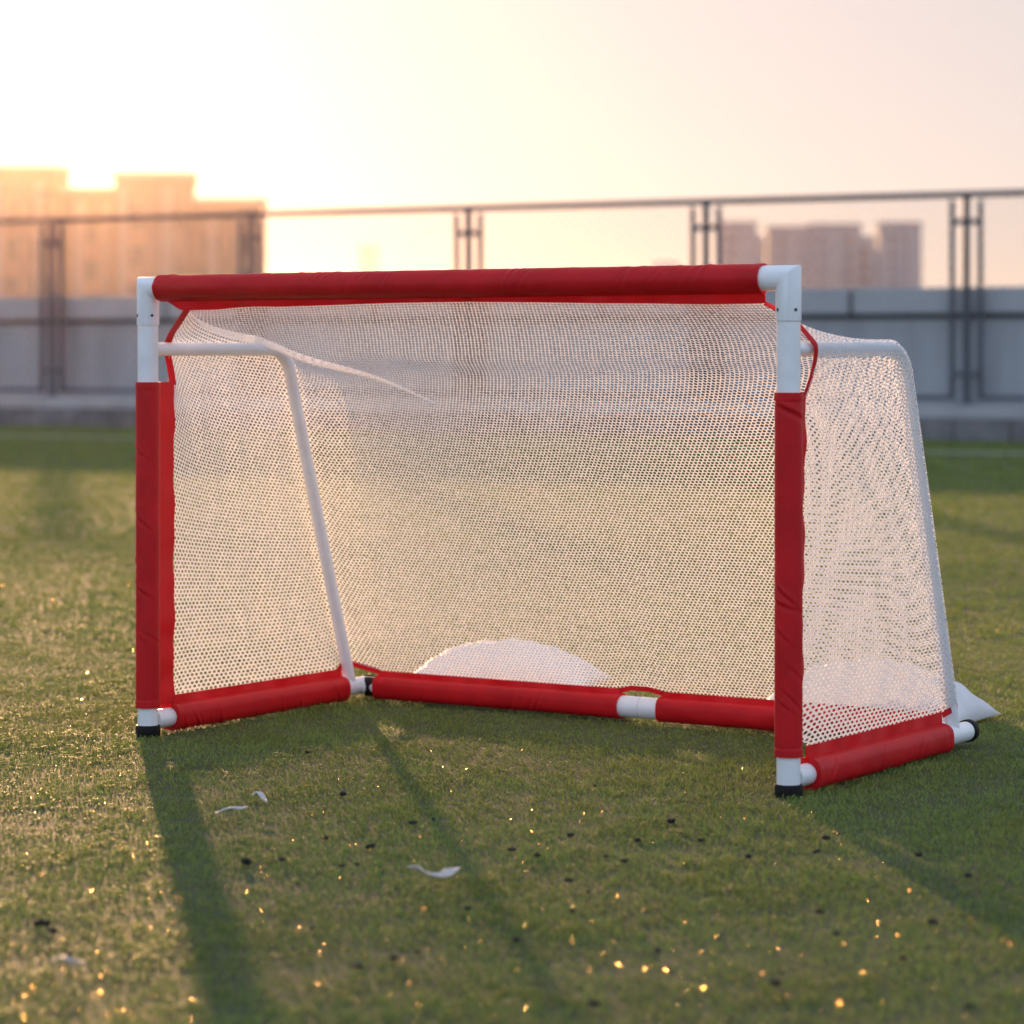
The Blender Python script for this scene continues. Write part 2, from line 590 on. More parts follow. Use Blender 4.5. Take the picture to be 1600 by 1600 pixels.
def hexnet(name, G, lu, lv, pitch, ratio, wide=1.0):
    nv, nu = G.shape[:2]
    lu = lu / wide

    def sample(u, v):
        fu = np.clip(u / lu, 0, 1) * (nu - 1)
        fv = np.clip(v / lv, 0, 1) * (nv - 1)
        iu = np.minimum(fu.astype(int), nu - 2)
        iv = np.minimum(fv.astype(int), nv - 2)
        a = (fu - iu)[..., None]
        b = (fv - iv)[..., None]
        return ((1 - a) * (1 - b) * G[iv, iu] + a * (1 - b) * G[iv, iu + 1] + (1 - a) * b * G[iv + 1, iu] + a * b * G[iv + 1, iu + 1])
    rows = int(lv / (pitch * 0.866)) + 2
    cols = int(lu / pitch) + 2
    jj, ii = np.meshgrid(np.arange(rows), np.arange(cols), indexing='ij')
    cu = (ii + 0.5 * (jj % 2)) * pitch
    cv = jj * pitch * 0.866
    # gentle hand-knitted irregularity
    cu = cu.ravel()
    cv = cv.ravel()
    rad = pitch / math.sqrt(3) * 1.0
    ang = R(30) + np.arange(6) * PI / 3
    hr = ratio * (1 + 0.05 * rng.standard_normal(len(cu)))[:, None]
    jx = 0.025 * pitch * rng.standard_normal(len(cu))[:, None]
    jy = 0.025 * pitch * rng.standard_normal(len(cu))[:, None]
    ou = cu[:, None] + rad * np.cos(ang)
    ov = cv[:, None] + rad * np.sin(ang)
    iu_ = cu[:, None] + jx + rad * hr * np.cos(ang)
    iv_ = cv[:, None] + jy + rad * hr * np.sin(ang)
    keep = (cu <= lu + 0.2 * pitch) & (cv <= lv + 0.2 * pitch)
    ou, ov, iu_, iv_ = ou[keep], ov[keep], iu_[keep], iv_[keep]
    uu = np.concatenate([ou, iu_], 1)
    vv = np.concatenate([ov, iv_], 1)
    P = sample(uu, vv).reshape(-1, 3)
    n = len(ou)
    base = (np.arange(n) * 12)[:, None, None]
    q = np.array([[k, (k + 1) % 6, 6 + (k + 1) % 6, 6 + k] for k in range(6)])[None]
    quads = (base + q).reshape(-1, 4)
    me = mesh_np(name, P, quads, smooth=False)
    return link(name, me, M['net'], goal)


def ribbon(mb, pts, wdir, width, thick=0.0012):
    P = [Vector(p) for p in pts]
    vs, fs = [], []
    for i, p in enumerate(P):
        t = (P[min(i + 1, len(P) - 1)] - P[max(i - 1, 0)]).normalized()
        w = Vector(wdir)
        w = (w - t * w.dot(t)).normalized()
        n = t.cross(w)
        for a, b in ((-1, -1), (1, -1), (1, 1), (-1, 1)):
            vs.append(p + w * a * width / 2 + n * b * thick / 2)
    for i in range(len(P) - 1):
        for j in range(4):
            j2 = (j + 1) % 4
            fs.append((i * 4 + j, i * 4 + j2, (i + 1) * 4 + j2, (i + 1) * 4 + j))
    fs.append((3, 2, 1, 0))
    k = (len(P) - 1) * 4
    fs.append((k, k + 1, k + 2, k + 3))
    return mb.add(vs, fs)


ZH = {-1: ZA + LSL - 0.001, 1: ZA + LSR - 0.001}
ends = {}
NS = 64
for sx in (-1, 1):
    x = sx * hw
    s1, s2 = seam(sx)
    st = strap_path(sx)
    yf = FL if sx < 0 else FR
    # front edge, from the crossbar corner down strap and post flap to the base flap
    zb0 = 0.050 if sx < 0 else 0.061
    yb0 = FL if sx < 0 else 0.042
    front = list(reversed(st)) + [Vector((x, yf + (yb0 - yf) * k / 20, 0.60 + (zb0 + 0.02 - 0.60) * k / 20)) for k in range(1, 21)] + \
        [Vector((x, 0.062, ZH[sx]))]
    end = s2[-1]
    bottom = [Vector((x, 0.062, ZH[sx])), Vector((x, 0.545, ZH[sx])), end]
    fr, lf_ = resample(front, NS)
    bk, lb = resample(s2, NS)
    tp, lt = resample(s1 + s2[:1], NS)
    bt, lbt = resample(bottom, NS)
    G = coons(tp, bt, fr, bk)
    G[1:-1, 1:-1, 0] += sx * 0.012

    def push(G, x=x, sx=sx):
        d, q = brace_dist(G[1:-1, 1:-1], x)
        r = BR + 0.0030
        o = (G[1:-1, 1:-1, 0] - x) * sx
        dyz = np.hypot(G[1:-1, 1:-1, 1] - q[..., 1], G[1:-1, 1:-1, 2] - q[..., 2])
        need = np.sqrt(np.maximum(r * r - dyz ** 2, 0))
        o = np.where(dyz < r, np.maximum(o, need), o)
        G[1:-1, 1:-1, 0] = x + sx * o
    relax(G, 500, push)
    # a few soft folds
    yy = G[..., 1]
    zz = G[..., 2]
    fold = 0.004 * np.sin(yy * 31 + zz * 9 + sx) * np.sin(zz * 6.0 + 1) + 0.001 * np.sin(yy * 70 - zz * 22)
    uw = np.sin(np.linspace(0, PI, NS))[None] * np.sin(np.linspace(0, PI, NS))[:, None]
    G[..., 0] += sx * np.abs(fold) * uw
    hexnet('net', G, (lt + lbt) / 2, (lf_ + lb) / 2, 0.0078, 0.62 if sx < 0 else 0.56, 1.5 if sx < 0 else 1.75)
    # red binding along the front edge of the side net and the corner strap
    mb = MB()
    ribbon(mb, st, (0.12 * sx, 1, 0.3) if sx > 0 else (0.4, 0.9, 0), 0.0125 if sx < 0 else 0.010, 0.0016)
    mb.build('net_binding', M['red'], goal, True, angle=60)
    mb = MB()
    rear_hem = Vector((x - sx * 0.048, YB, ZA + LSB - 0.002))
    ribbon(mb, [Vector((x, 0.553, ZH[sx] - 0.004)), (Vector((x + sx * 0.004, 0.553, ZH[sx] - 0.002)) + end) / 2, end,
                (end + rear_hem) / 2, rear_hem], (0, 0, 1), 0.011, 0.0016)
    mb.build('net_binding', M['red'], goal, True, angle=60)
    ends[sx] = s1 + s2

# rear and roof net
NU, NV = 110, 100
sl, ll = resample(ends[-1], NV)
sr, lr = resample(ends[1], NV)
top, ltp = resample([crossbar_hem(HEML + (HEMR - HEML) * k / 80) for k in range(81)], NU)
eL, eR = ends[-1][-1], ends[1][-1]
zr = ZA + LSB - 0.0005
bot = [eL, Vector((-hw + 0.047, YB, zr))]
for k in range(1, 41):
    xx = -hw + 0.047 + (W - 0.094) * k / 40
    bot.append(Vector((xx, YB, zr + (0.004 if -hw + 0.584 < xx < -hw + 0.684 else 0))))
bot.append(eR)
bt, lbt = resample(bot, NU)
G = coons(top, bt, sl, sr)


def push_rear(G):
    for sx in (-1, 1):
        x = sx * hw
        sub = G[1:-1, 1:-1]
        d, q = brace_dist(sub, x)
        r = BR + 0.0025
        mk = d < r
        if mk.any():
            n = sub - q
            n = n + np.array([0, 0.004, 0.002])
            n /= np.maximum(np.linalg.norm(n, axis=-1, keepdims=True), 1e-6)
            G[1:-1, 1:-1] = np.where(mk[..., None], q + n * r, sub)


relax(G, 2600, None, 0.0000022)
relax(G, 60, push_rear)
ug = np.linspace(0, 1, NU)[None]
vg = np.linspace(0, 1, NV)[:, None]
env = np.sin(PI * ug) * np.sin(PI * vg)
vr = 0.24 + 0.19 * np.clip(1 - ug / 0.28, 0, 1) ** 1.3 + 0.12 * np.clip((ug - 0.72) / 0.28, 0, 1) ** 1.3
ter = 1 / (1 + np.exp(-(vg - vr) / 0.011))
amp = 0.075 * (0.25 + 0.75 * np.exp(-((ug - 0.15) / 0.17) ** 2)) * np.clip(ug / 0.08, 0, 1) * np.clip((1 - ug) / 0.12, 0, 1)
G[..., 1] += amp * (ter * np.clip((1 - vg) / (1 - vr), 0, 1) ** 1.5 - 0.3 * (1 - ter) * np.clip(vg / vr, 0, 1) ** 2)
fold = 0.003 * np.sin(ug * 17 + vg * 6) * np.sin(vg * 9 + 0.5)
G[..., 1] += fold * env
# the knit is pulled open where the net turns over to the roof
for c in range(NU):
    dd = np.diff(G[:, c], axis=0)
    wgt = 0.30 * np.linalg.norm(dd, axis=1) + 0.9 * np.abs(dd[:, 2]) + 1e-5
    cum = np.concatenate([[0], np.cumsum(wgt)])
    tt = np.linspace(0, cum[-1], NV)
    G[:, c] = np.stack([np.interp(tt, cum, G[:, c, k]) for k in range(3)], 1)
hexnet('net', G, (ltp + lbt) / 2, 0.95, 0.0074, 0.69)
# gathered fold of loose net running from the crossbar corner over the brace bend
fold_path = []
tops = ends[-1][:44]
for q in tops[2:]:
    fold_path.append(Vector(q))
last = fold_path[-1]
for k in range(1, 31):
    uu = 0.045 + 0.265 * k / 30
    col = int(uu * (NU - 1))
    zz = last.z - (last.z - 0.572) * (k / 30) ** 0.85
    zc = G[:, col, 2]
    j = int(np.argmin(np.abs(zc - zz)))
    fold_path.append(Vector(G[j, col]) + Vector((0, -0.006, 0.003)))
fp, fl = resample(fold_path, 90)
for it in range(45):
    fp[1:-1] = 0.25 * fp[:-2] + 0.5 * fp[1:-1] + 0.25 * fp[2:]
FG = np.zeros((7, 90, 3))
for i in range(90):
    t = i / 89
    wd = 0.0015 + 0.017 * math.sin(PI * min(1, t * 1.0)) ** 0.9 * (1 - 0.4 * t)
    for j in range(7):
        b = j / 6 - 0.5
        FG[j, i] = fp[i] + np.array([0.0, -0.006 * (1 - 4 * b * b), -b * wd + 0.002])
hexnet('net_fold', FG, fl, 0.020, 0.0052, 0.50)
# narrow red hem that bridges the rear coupling
mb = MB()
ribbon(mb, [(-hw + 0.584, YB, zr - 0.004), (-hw + 0.609, YB - 0.001, zr + 0.003), (-hw + 0.644, YB - 0.001, zr + 0.003), (-hw + 0.676, YB, zr - 0.003)],
       (0, 0, 1), 0.009, 0.0016)
mb.build('net_binding', M['red'], goal, True, angle=60)


# ------------------------------------------------------------------ sandbags
def sandbag(name, loc, rz, lx, ly, hz, seed, label, pw=2.6, wr=0.45):
    r = np.random.default_rng(seed)
    n = 56
    ph = r.uniform(0, 6.28, 12)
    vs, fs = [], []
    u = np.linspace(-1, 1, n)
    for side in (1, -1):
        for j in range(n):
            for i in range(n):
                a, b = u[i], u[j]
                # pinched corners
                px = a * lx / 2 * (1 - 0.10 * (1 - b * b) * 0 - 0.07 * (1 - abs(b)) * 0) * (0.93 + 0.07 * abs(b) ** 3)
                py = b * ly / 2 * (0.90 + 0.10 * abs(a) ** 3)
                dome = max(0.0, (1 - abs(a) ** pw)) ** 0.55 * max(0.0, (1 - abs(b) ** 2.4)) ** 0.55
                edge = (1 - max(abs(a), abs(b)))
                w = 0.006 * math.sin(a * 9 + b * 4 + ph[0]) * math.sin(b * 7 + ph[1]) + 0.004 * math.sin(a * 23 + ph[2] + b * 11) \
                    + 0.003 * math.sin(b * 31 - a * 9 + ph[3])
                w *= min(1, edge * 3)
                if side > 0:
                    z = 0.010 + (hz - 0.010) * dome + w * wr * (0.4 + dome)
                else:
                    z = 0.010 - 0.009 * min(1, dome * 2.2)
                vs.append((px, py, z))
    for sd in (0, 1):
        o = sd * n * n
        for j in range(n - 1):
            for i in range(n - 1):
                q = (o + j * n + i, o + j * n + i + 1, o + (j + 1) * n + i + 1, o + (j + 1) * n + i)
                fs.append(q if sd == 0 else tuple(reversed(q)))
    me = bpy.data.meshes.new(name)
    me.from_pydata(vs, [], fs)
    bm = bmesh.new()
    bm.from_mesh(me)
    bmesh.ops.remove_doubles(bm, verts=bm.verts, dist=0.0004)
    bmesh.ops.recalc_face_normals(bm, faces=bm.faces)
    bm.to_mesh(me)
    bm.free()
    me.polygons.foreach_set('use_smooth', [True] * len(me.polygons))
    o = link(name, me, M['bag'])
    o.location = loc
    o.rotation_euler = (0, 0, rz)
    tag(o, label, 'sandbag', 'white sandbags behind the goal')
    return o


sandbag('sandbag', (-0.012, 5.72, 0.0), R(-14), 0.385, 0.26, 0.092, 3,
        'rounded white sandbag behind the middle of the rear net, wholly seen through the net', 2.1)
sandbag('sandbag', (0.658, 5.21, 0.0), R(-27), 0.405, 0.24, 0.104, 5,
        'white sandbag at the right rear corner with one wrinkled end sticking out past the net', 2.3, 0.8)

# ------------------------------------------------------------------ ground
PA = Vector((-4.64, 26.0, 0))
PB = Vector((3.80, 21.3, 0))
WD = (PB - PA).normalized()              # along the wall
WN = Vector((-WD.y, WD.x, 0))            # away from the camera
WANG = math.atan2(WD.y, WD.x)

gmesh = MB()
gmesh.add([(-1500, -60, -0.03), (1500, -60, -0.03), (1500, 1540, -0.03), (-1500, 1540, -0.03)], [(0, 1, 2, 3)])
tag(gmesh.build('ground', M['ground']), kind='structure')


def wl(s, o, z=0.0):
    p = PA + WD * s + WN * o
    return (p.x, p.y, z)


fm = MB()
fm.add([wl(-40, 0.1), wl(50, 0.1), wl(50, -60), wl(-40, -60)], [(0, 3, 2, 1)])
tag(fm.build('turf_field', M['soil']), kind='structure')
lo0, lo1 = -2.75, -2.63
lm = MB()
a_, b_ = ground_at(1420, 716), ground_at(1640, 720)
lm.add([wl(-12, lo0, 0.014), wl(20, lo0, 0.014), wl(20, lo1, 0.014), wl(-12, lo1, 0.014)], [(0, 1, 2, 3)])
tag(lm.build('field_line', M['line']), kind='structure')

# grass fibres
SUNAZ, SUNEL = R(9.2), R(6.5)


def blades(y0, y1, dens, hmin, hmax, wid, margin):
    ys = np.linspace(y0, y1, 200)
    half = 800 / F * ys + margin
    area = np.trapezoid(2 * half, ys) if hasattr(np, 'trapezoid') else np.trapz(2 * half, ys)
    n = int(area * dens)
    cum = np.cumsum(half)
    cum /= cum[-1]
    y = np.interp(rng.random(n), cum, ys)
    x = (rng.random(n) * 2 - 1) * (800 / F * y + margin)
    return x, y, rng.uniform(hmin, hmax, n), np.full(n, wid)


def make_grass():
    parts = [blades(2.3, 4.2, 38000, .006, .013, .0013, .25), blades(4.2, 6.6, 33000, .006, .013, .0014, .25),
             blades(6.6, 10.5, 9000, .008, .015, .0028, .3), blades(10.5, 16, 2600, .010, .018, .006, .4),
             blades(16, 26.5, 1000, .012, .020, .010, .6)]
    x = np.concatenate([p[0] for p in parts])
    y = np.concatenate([p[1] for p in parts])
    h = np.concatenate([p[2] for p in parts])
    w = np.concatenate([p[3] for p in parts])
    o = (x - PA.x) * WN.x + (y - PA.y) * WN.y
    keep = (o < -0.02) & ~((o > lo0) & (o < lo1))
    x, y, h, w = x[keep], y[keep], h[keep], w[keep]
    n = len(x)
    # tufts: patchy height
    patch = 0.82 + 0.30 * np.sin(x * 9 + np.sin(y * 5) * 2) * np.sin(y * 7 + np.sin(x * 6) * 2)
    h = h * patch
    # matted clumps and thin spots, a few centimetres across
    def lattice(cell, seed):
        r = np.random.default_rng(seed)
        T = r.random((256, 256))
        gx, gy = x / cell, y / cell * 0.8
        ix, iy = np.floor(gx).astype(int), np.floor(gy).astype(int)
        fx, fy = gx - ix, gy - iy
        fx, fy = fx * fx * (3 - 2 * fx), fy * fy * (3 - 2 * fy)
        g = lambda a, b: T[(ix + a) % 256, (iy + b) % 256]
        return (g(0, 0) * (1 - fx) + g(1, 0) * fx) * (1 - fy) + (g(0, 1) * (1 - fx) + g(1, 1) * fx) * fy
    c1, c2, c3 = lattice(0.022, 1), lattice(0.055, 2), lattice(0.35, 3)
    h *= 0.55 + 0.62 * c1 + 0.28 * c2
    az_c = lattice(0.16, 4) * 9.0 + lattice(0.05, 5) * 4.0
    keep = rng.random(n) < 0.35 + 0.9 * c1 * (0.6 + 0.8 * c2) + 0.25 * c3
    x, y, h, w, az_c = x[keep], y[keep], h[keep], w[keep], az_c[keep]
    n = len(x)
    az = az_c + rng.normal(0, 1.1, n)
    wa = rng.uniform(0, 2 * PI, n)
    lean = np.abs(rng.normal(1.15, 0.5, n))
    wx, wy = np.cos(wa) * w / 2, np.sin(wa) * w / 2
    lx, ly = np.cos(az) * lean * h, np.sin(az) * lean * h
    z0 = np.full(n, -0.001)
    V = np.zeros((n, 5, 3), np.float32)
    V[:, 0] = np.stack([x - wx, y - wy, z0], 1)
    V[:, 1] = np.stack([x + wx, y + wy, z0], 1)
    mx, my, mz = x + lx * .35, y + ly * .35, h * .62
    V[:, 2] = np.stack([mx + wx * .85, my + wy * .85, mz], 1)
    V[:, 3] = np.stack([mx - wx * .85, my - wy * .85, mz], 1)
    V[:, 4] = np.stack([x + lx, y + ly, h * np.clip(1 - .22 * lean, .45, 1)], 1)
    b = (np.arange(n) * 5)[:, None]
    quads = b + np.array([[0, 1, 2, 3]])
    tris = b + np.array([[3, 2, 4]])
    me = mesh_np('grass', V.reshape(-1, 3), quads, tris)
    o = link('grass', me, M['grass'])
    tag(o, 'short olive green turf fibres covering the field', 'grass', kind='stuff')


make_grass()


# dew glints on the fibre tips
def make_dew():
    pts = []
    n = 0
    while n < 6000:
        px = rng.uniform(-60, 1660)
        py = 1130 + 500 * rng.random() ** 0.8
        if rng.random() > 0.35 + 0.65 * (math.sin(px * 0.011 + 1) * math.sin(py * 0.017) > -0.1):
            continue
        p = ground_at(px, py, 0.012)
        if 225 < px < 1250 and py < 1170:
            continue
        pts.append((p.x, p.y, rng.uniform(0.010, 0.018), rng.uniform(0.00028, 0.0007) * math.sqrt(p.y / 4.6)))
        n += 1
    for k in range(500):
        px = rng.uniform(-60, 1660)
        py = rng.uniform(760, 1130)
        p = ground_at(px, py, 0.012)
        if 225 < px < 1500 and py > 640:
            continue
        pts.append((p.x, p.y, rng.uniform(0.012, 0.02), rng.uniform(0.0008, 0.0018)))
    V, T = [], []
    for (x, y, z, r) in pts:
        # a small nearly level film of water on a fibre tip
        b = len(V)
        tx, ty = rng.normal(0, 0.5), rng.normal(0, 0.12)
        for k in range(6):
            a = k * PI / 3
            dx, dy = r * math.cos(a), r * math.sin(a)
            V.append((x + dx, y + dy, z + dx * tx + dy * ty))
        T.append(tuple(b + k for k in range(6)))
    me = bpy.data.meshes.new('dew')
    me.from_pydata(V, [], T)
    tag(link('dew', me, M['dew']), 'tiny bright dew drops sparkling on the turf', 'dew', kind='stuff')


make_dew()

# ------------------------------------------------------------------ litter
clods = [(535, 1238, 13), (645, 1283, 13), (678, 1278, 10), (508, 1307, 12), (578, 1320, 14), (385, 1345, 20), (440, 1340, 12), (535, 1350, 10),
         (560, 1348, 10), (65, 1440, 22), (80, 1452, 18), (110, 1487, 14), (730, 1417, 14), (620, 1495, 16), (560, 1507, 14),
         (650, 1485, 11), (1048, 1280, 16), (890, 1303, 15), (838, 1335, 13), (800, 1325, 11), (995, 1310, 12), (1095, 1310, 11),
         (1168, 1336, 15), (1290, 1308, 14), (1276, 1328, 11), (1438, 1333, 14), (1512, 1365, 13), (975, 1343, 14), (945, 1335, 9),
         (888, 1373, 12), (895, 1420, 13), (918, 1390, 9), (1280, 1422, 14), (1305, 1457, 12), (1458, 1438, 15), (1025, 1482, 15),
         (1210, 1532, 22), (928, 1565, 19), (1410, 1494, 12), (1515, 1570, 15), (805, 1465, 14), (480, 1173, 8), (1330, 1180, 7),
         (490, 1448, 9), (1140, 1590, 12), (930, 1225, 7)]
clod_me = []
for k in range(5):
    bm = bmesh.new()
    for q in range(5):
        m = Matrix.Translation((random.uniform(-.5, .5), random.uniform(-.3, .3), random.uniform(0.05, .28))) @ \
            Matrix.Diagonal((random.uniform(.2, .5), random.uniform(.2, .4), random.uniform(.18, .32), 1))
        bmesh.ops.create_icosphere(bm, subdivisions=2, radius=1, matrix=m)
    for v in bm.verts:
        v.co += Vector((random.gauss(0, .04), random.gauss(0, .04), random.gauss(0, .03)))
    me = bpy.data.meshes.new('rubber_clod')
    bm.to_mesh(me)
    bm.free()
    me.materials.append(M['clod'])
    clod_me.append(me)
for i, (px, py, s) in enumerate(clods):
    p = ground_at(px, py, 0.010)
    o = bpy.data.objects.new('rubber_clod', clod_me[i % 5])
    COL.objects.link(o)
    sc = s * p.y / F * 0.78
    o.location = (p.x, p.y, 0.007)
    o.scale = (sc, sc, sc)
    o.rotation_euler = (0, 0, random.uniform(0, 6.28))
    tag(o, 'small dark clod of rubber crumbs lying loose on the green turf', 'clod', 'dark clods scattered on the turf')


def scrap(name, pix, width, z, mat, label, cat, thick=0.0012, twist=0.0):
    pts = [ground_at(x, y, 0.015) for x, y in pix]
    base = pts[0].copy()
    base.z = 0
    P = catmull([p - base for p in pts], 8)
    vs, fs = [], []
    n = len(P)
    for i, p in enumerate(P):
        t = (P[min(i + 1, n - 1)] - P[max(i - 1, 0)]).normalized()
        up = Vector((0, 0, 1))
        w = t.cross(up).normalized()
        a = twist * math.sin(i / n * 6.0 + 0.6)
        w = w * math.cos(a) + up * math.sin(a)
        nr = t.cross(w)
        wi = width[min(len(width) - 1, int(i / n * len(width)))]
        f = i / (n - 1) * (len(width) - 1)
        k = min(int(f), len(width) - 2)
        wi = width[k] * (1 - (f - k)) + width[k + 1] * (f - k)
        zz = z + 0.003 * math.sin(i / n * 5)
        for aa, bb in ((-1, -1), (1, -1), (1, 1), (-1, 1)):
            q = p + w * aa * wi / 2 + nr * bb * thick / 2
            vs.append((q.x, q.y, p.z + (q.z - p.z) + zz))
    for i in range(n - 1):
        for j in range(4):
            j2 = (j + 1) % 4
            fs.append((i * 4 + j, i * 4 + j2, (i + 1) * 4 + j2, (i + 1) * 4 + j))
    fs.append((3, 2, 1, 0))
    k = (n - 1) * 4
    fs.append((k, k + 1, k + 2, k + 3))
    o = MB().add(vs, fs).build(name, mat, None, True, angle=70)
    o.location = base
    tag(o, label, cat)
    return o


scrap('plastic_ribbon', [(638, 1362), (655, 1366), (664, 1373), (676, 1376), (690, 1374), (700, 1367), (714, 1360)],
      [.003, .007, .005, .004, .007, .013, .009], 0.006, M['strip'],
      'crumpled white plastic ribbon on the turf in front of the goal mouth', 'litter', 0.0015, 0.9)
scrap('plastic_strip', [(337, 1277), (355, 1273), (370, 1269), (385, 1264)], [.003, .007, .007, .003], 0.006, M['strip'],
      'straight thin white plastic strip on the turf by the left post shadow', 'litter', 0.002, 0.5)
scrap('plastic_curl', [(394, 1249), (402, 1248), (410, 1251), (416, 1256)], [.003, .006, .007, .003], 0.007, M['strip'],
      'short curled white plastic scrap just above the straight strip', 'litter', 0.002, 0.6)
scrap('leaf_scrap', [(80, 1508), (95, 1506), (115, 1507), (132, 1504)], [.004, .010, .010, .004], 0.004, M['scrap'],
      'pale brownish flat scrap on the turf at the lower left', 'litter', 0.002, 0.3)

# ------------------------------------------------------------------ parapet wall and fence
WLEN0, WLEN1 = -4.6, 14.5
wall = empty('parapet_wall', (PA.x, PA.y, 0), WANG)
tag(wall, 'low grey parapet wall with pale coping and stone kerb across the far side of the field', 'wall')
MB().box(WLEN0, WLEN1, 0.34, 0.62, -0.02, 0.925).build('wall_panel', M['wall'], wall)
MB().box(WLEN0, WLEN1, 0.37, 0.60, 0.925, 0.965).build('gap_shade_strip', M['shade_joint'], wall)  # dark colour stands in for shade in the gap under the coping
SP = 2.176          # fence bay
S0 = 0.44
edges = [WLEN0] + [S0 + SP * (k + 0.55) for k in range(-2, 6) if WLEN0 < S0 + SP * (k + 0.55) < WLEN1] + [WLEN1]
for a, b in zip(edges[:-1], edges[1:]):
    MB().box(a + 0.018, b - 0.018, 0.27, 0.66, 0.965, 1.165).build('coping', M['coping'], wall, bevel=0.012)
    MB().box(b - 0.018, b + 0.018, 0.30, 0.63, 0.965, 1.145).build('joint_filler', M['shade_joint'], wall)
MB().box(WLEN0, WLEN1, 0.05, 0.34, 0.168, 0.27).build('ledge', M['ledge'], wall, bevel=0.01)
st = MB()
xx = WLEN0
while xx < WLEN1 - 0.3:
    ln = random.uniform(0.32, 0.50)
    st.box(xx + 0.006, xx + ln - 0.006, random.uniform(-0.012, 0.008), 0.335, -0.02, random.uniform(0.158, 0.166))
    xx += ln
st.build('kerb_stones', M['stone'], wall, bevel=0.012)

fence = empty('chain_link_fence', (PA.x, PA.y, 0), WANG)
tag(fence, 'dark metal chain link fence with triple posts standing in front of the parapet wall', 'fence')
FO = 0.19
ZT = 1.865
posts = [S0 + SP * k for k in range(-1, 6)]
for k, sp in enumerate(posts):
    MB().tube([(sp, FO, 0.268), (sp, FO, ZT - 0.01)], 0.032, 16).build('post', M['fence'], fence, True)
    MB().box(sp - 0.07, sp + 0.07, FO - 0.07, FO + 0.07, 0.2705, 0.282).build('base_plate', M['fence'], fence)
    for zc in (1.655, 0.50):
        MB().box(sp - 0.115, sp + 0.115, FO - 0.036, FO - 0.028, zc - 0.022, zc + 0.022).build('clamp', M['fence'], fence)
for a, b in zip(posts[:-1], posts[1:]):
    x0, x1 = a + 0.11, b - 0.11
    fr = MB()
    fr.box(x0 - 0.018, x0 + 0.018, FO - 0.018, FO + 0.018, 0.325, ZT - 0.045)
    fr.box(x1 - 0.018, x1 + 0.018, FO - 0.018, FO + 0.018, 0.325, ZT - 0.045)
    fr.box(x0 - 0.016, x1 + 0.016, FO - 0.0165, FO + 0.0165, 0.305, 0.343)
    fr.build('panel_frame', M['fence'], fence)
    # woven wire
    wm = MB()
    z0, z1 = 0.345, ZT - 0.03
    hh = z1 - z0
    ww = (x1 - x0) - 0.036
    xa, xb = x0 + 0.018, x1 - 0.018
    pit = 0.085
    k = -int(hh / pit) - 1
    while xa + k * pit < xb:
        for sgn in (1, -1):
            # line from (c, z0) to (c+hh, z1)
            c = xa + k * pit
            s_a, s_b = max(c, xa), min(c + hh, xb)
            if s_b - s_a > 0.02:
                za, zb = z0 + (s_a - c), z0 + (s_b - c)
                if sgn < 0:
                    p, q = (xa + xb - s_a, FO + 0.003, za), (xa + xb - s_b, FO + 0.003, zb)
                else:
                    p, q = (s_a, FO - 0.003, za), (s_b, FO - 0.003, zb)
                wm.tube([p, q], 0.0022, 4, False)
        k += 1
    wm.build('wire_mesh', M['wire'], fence)
MB().tube([(posts[0], FO, ZT), (posts[-1], FO, ZT)], 0.026, 14).build('top_rail', M['fence'], fence, True)


# ------------------------------------------------------------------ far buildings
def bx(px, d):
    return (px - 800) * d / F


def bz(py, d):
    return CAM_H + (HOR - py) * d / F


def building(name, d, blocks, label, mat, pil=None, win=None, group=None, depth=5.0, pm=None):
    pm = pm or M['pilaster']
    """blocks: list of (px0, px1, py_top)"""
    cx = bx((blocks[0][0] + blocks[-1][1]) / 2, d)
    root = empty(name, (cx, d, -0.03), 0)
    tag(root, label, 'building', group)
    wm = None
    for i, (a, b, t) in enumerate(blocks):
        x0, x1, z = bx(a, d) - cx, bx(b, d) - cx, bz(t, d)
        dy = (i % 2) * 0.8 + 0.013 * i
        MB().box(x0, x1, dy, depth - dy, 0, z).build('wall', mat, root)
        MB().box(x0 - 0.25, x1 + 0.25, dy - 0.25, depth - dy + 0.25, z + 0.004, z + 0.5).build('roof', pm if pil and pm is M['pilaster'] else mat, root)
        if win:
            wpx, fl, ww, wh = win
            nx = max(1, int((x1 - x0 - 1.0) / wpx))
            nz = max(1, int((z - 1.5) / fl))
            if wm is None:
                q = MB()
                q.box(-ww / 2, ww / 2, -0.06, 0.10, 0, wh)
                q2 = MB()
                wm = q.build('window', M['glass'], root)
                first = True
            for a2 in range(nx):
                for c2 in range(nz):
                    # the upper floors are the ones that show above the wall
                    zf = z - 1.0 - (c2 + 1) * fl
                    if zf < 3.5 or c2 > 7:
                        continue
                    pos = (x0 + 0.5 + (a2 + 0.5) * (x1 - x0 - 1.0) / nx, dy, zf)
                    if first:
                        wm.location = pos
                        first = False
                        continue
                    if sum(1 for c in root.children if c.name.startswith('window')) >= 96:
                        continue
                    w2 = wm.copy()
                    COL.objects.link(w2)
                    w2.parent = root
                    w2.location = pos
        if pil:
            for pp, pw in pil:
                if a < pp < b:
                    xp = bx(pp, d) - cx
                    wq = pw * d / F / 2
                    MB().box(xp - wq, xp + wq, dy - 0.55, dy - 0.01, 0, z - 0.6).build('pilaster', pm, root)
    return root


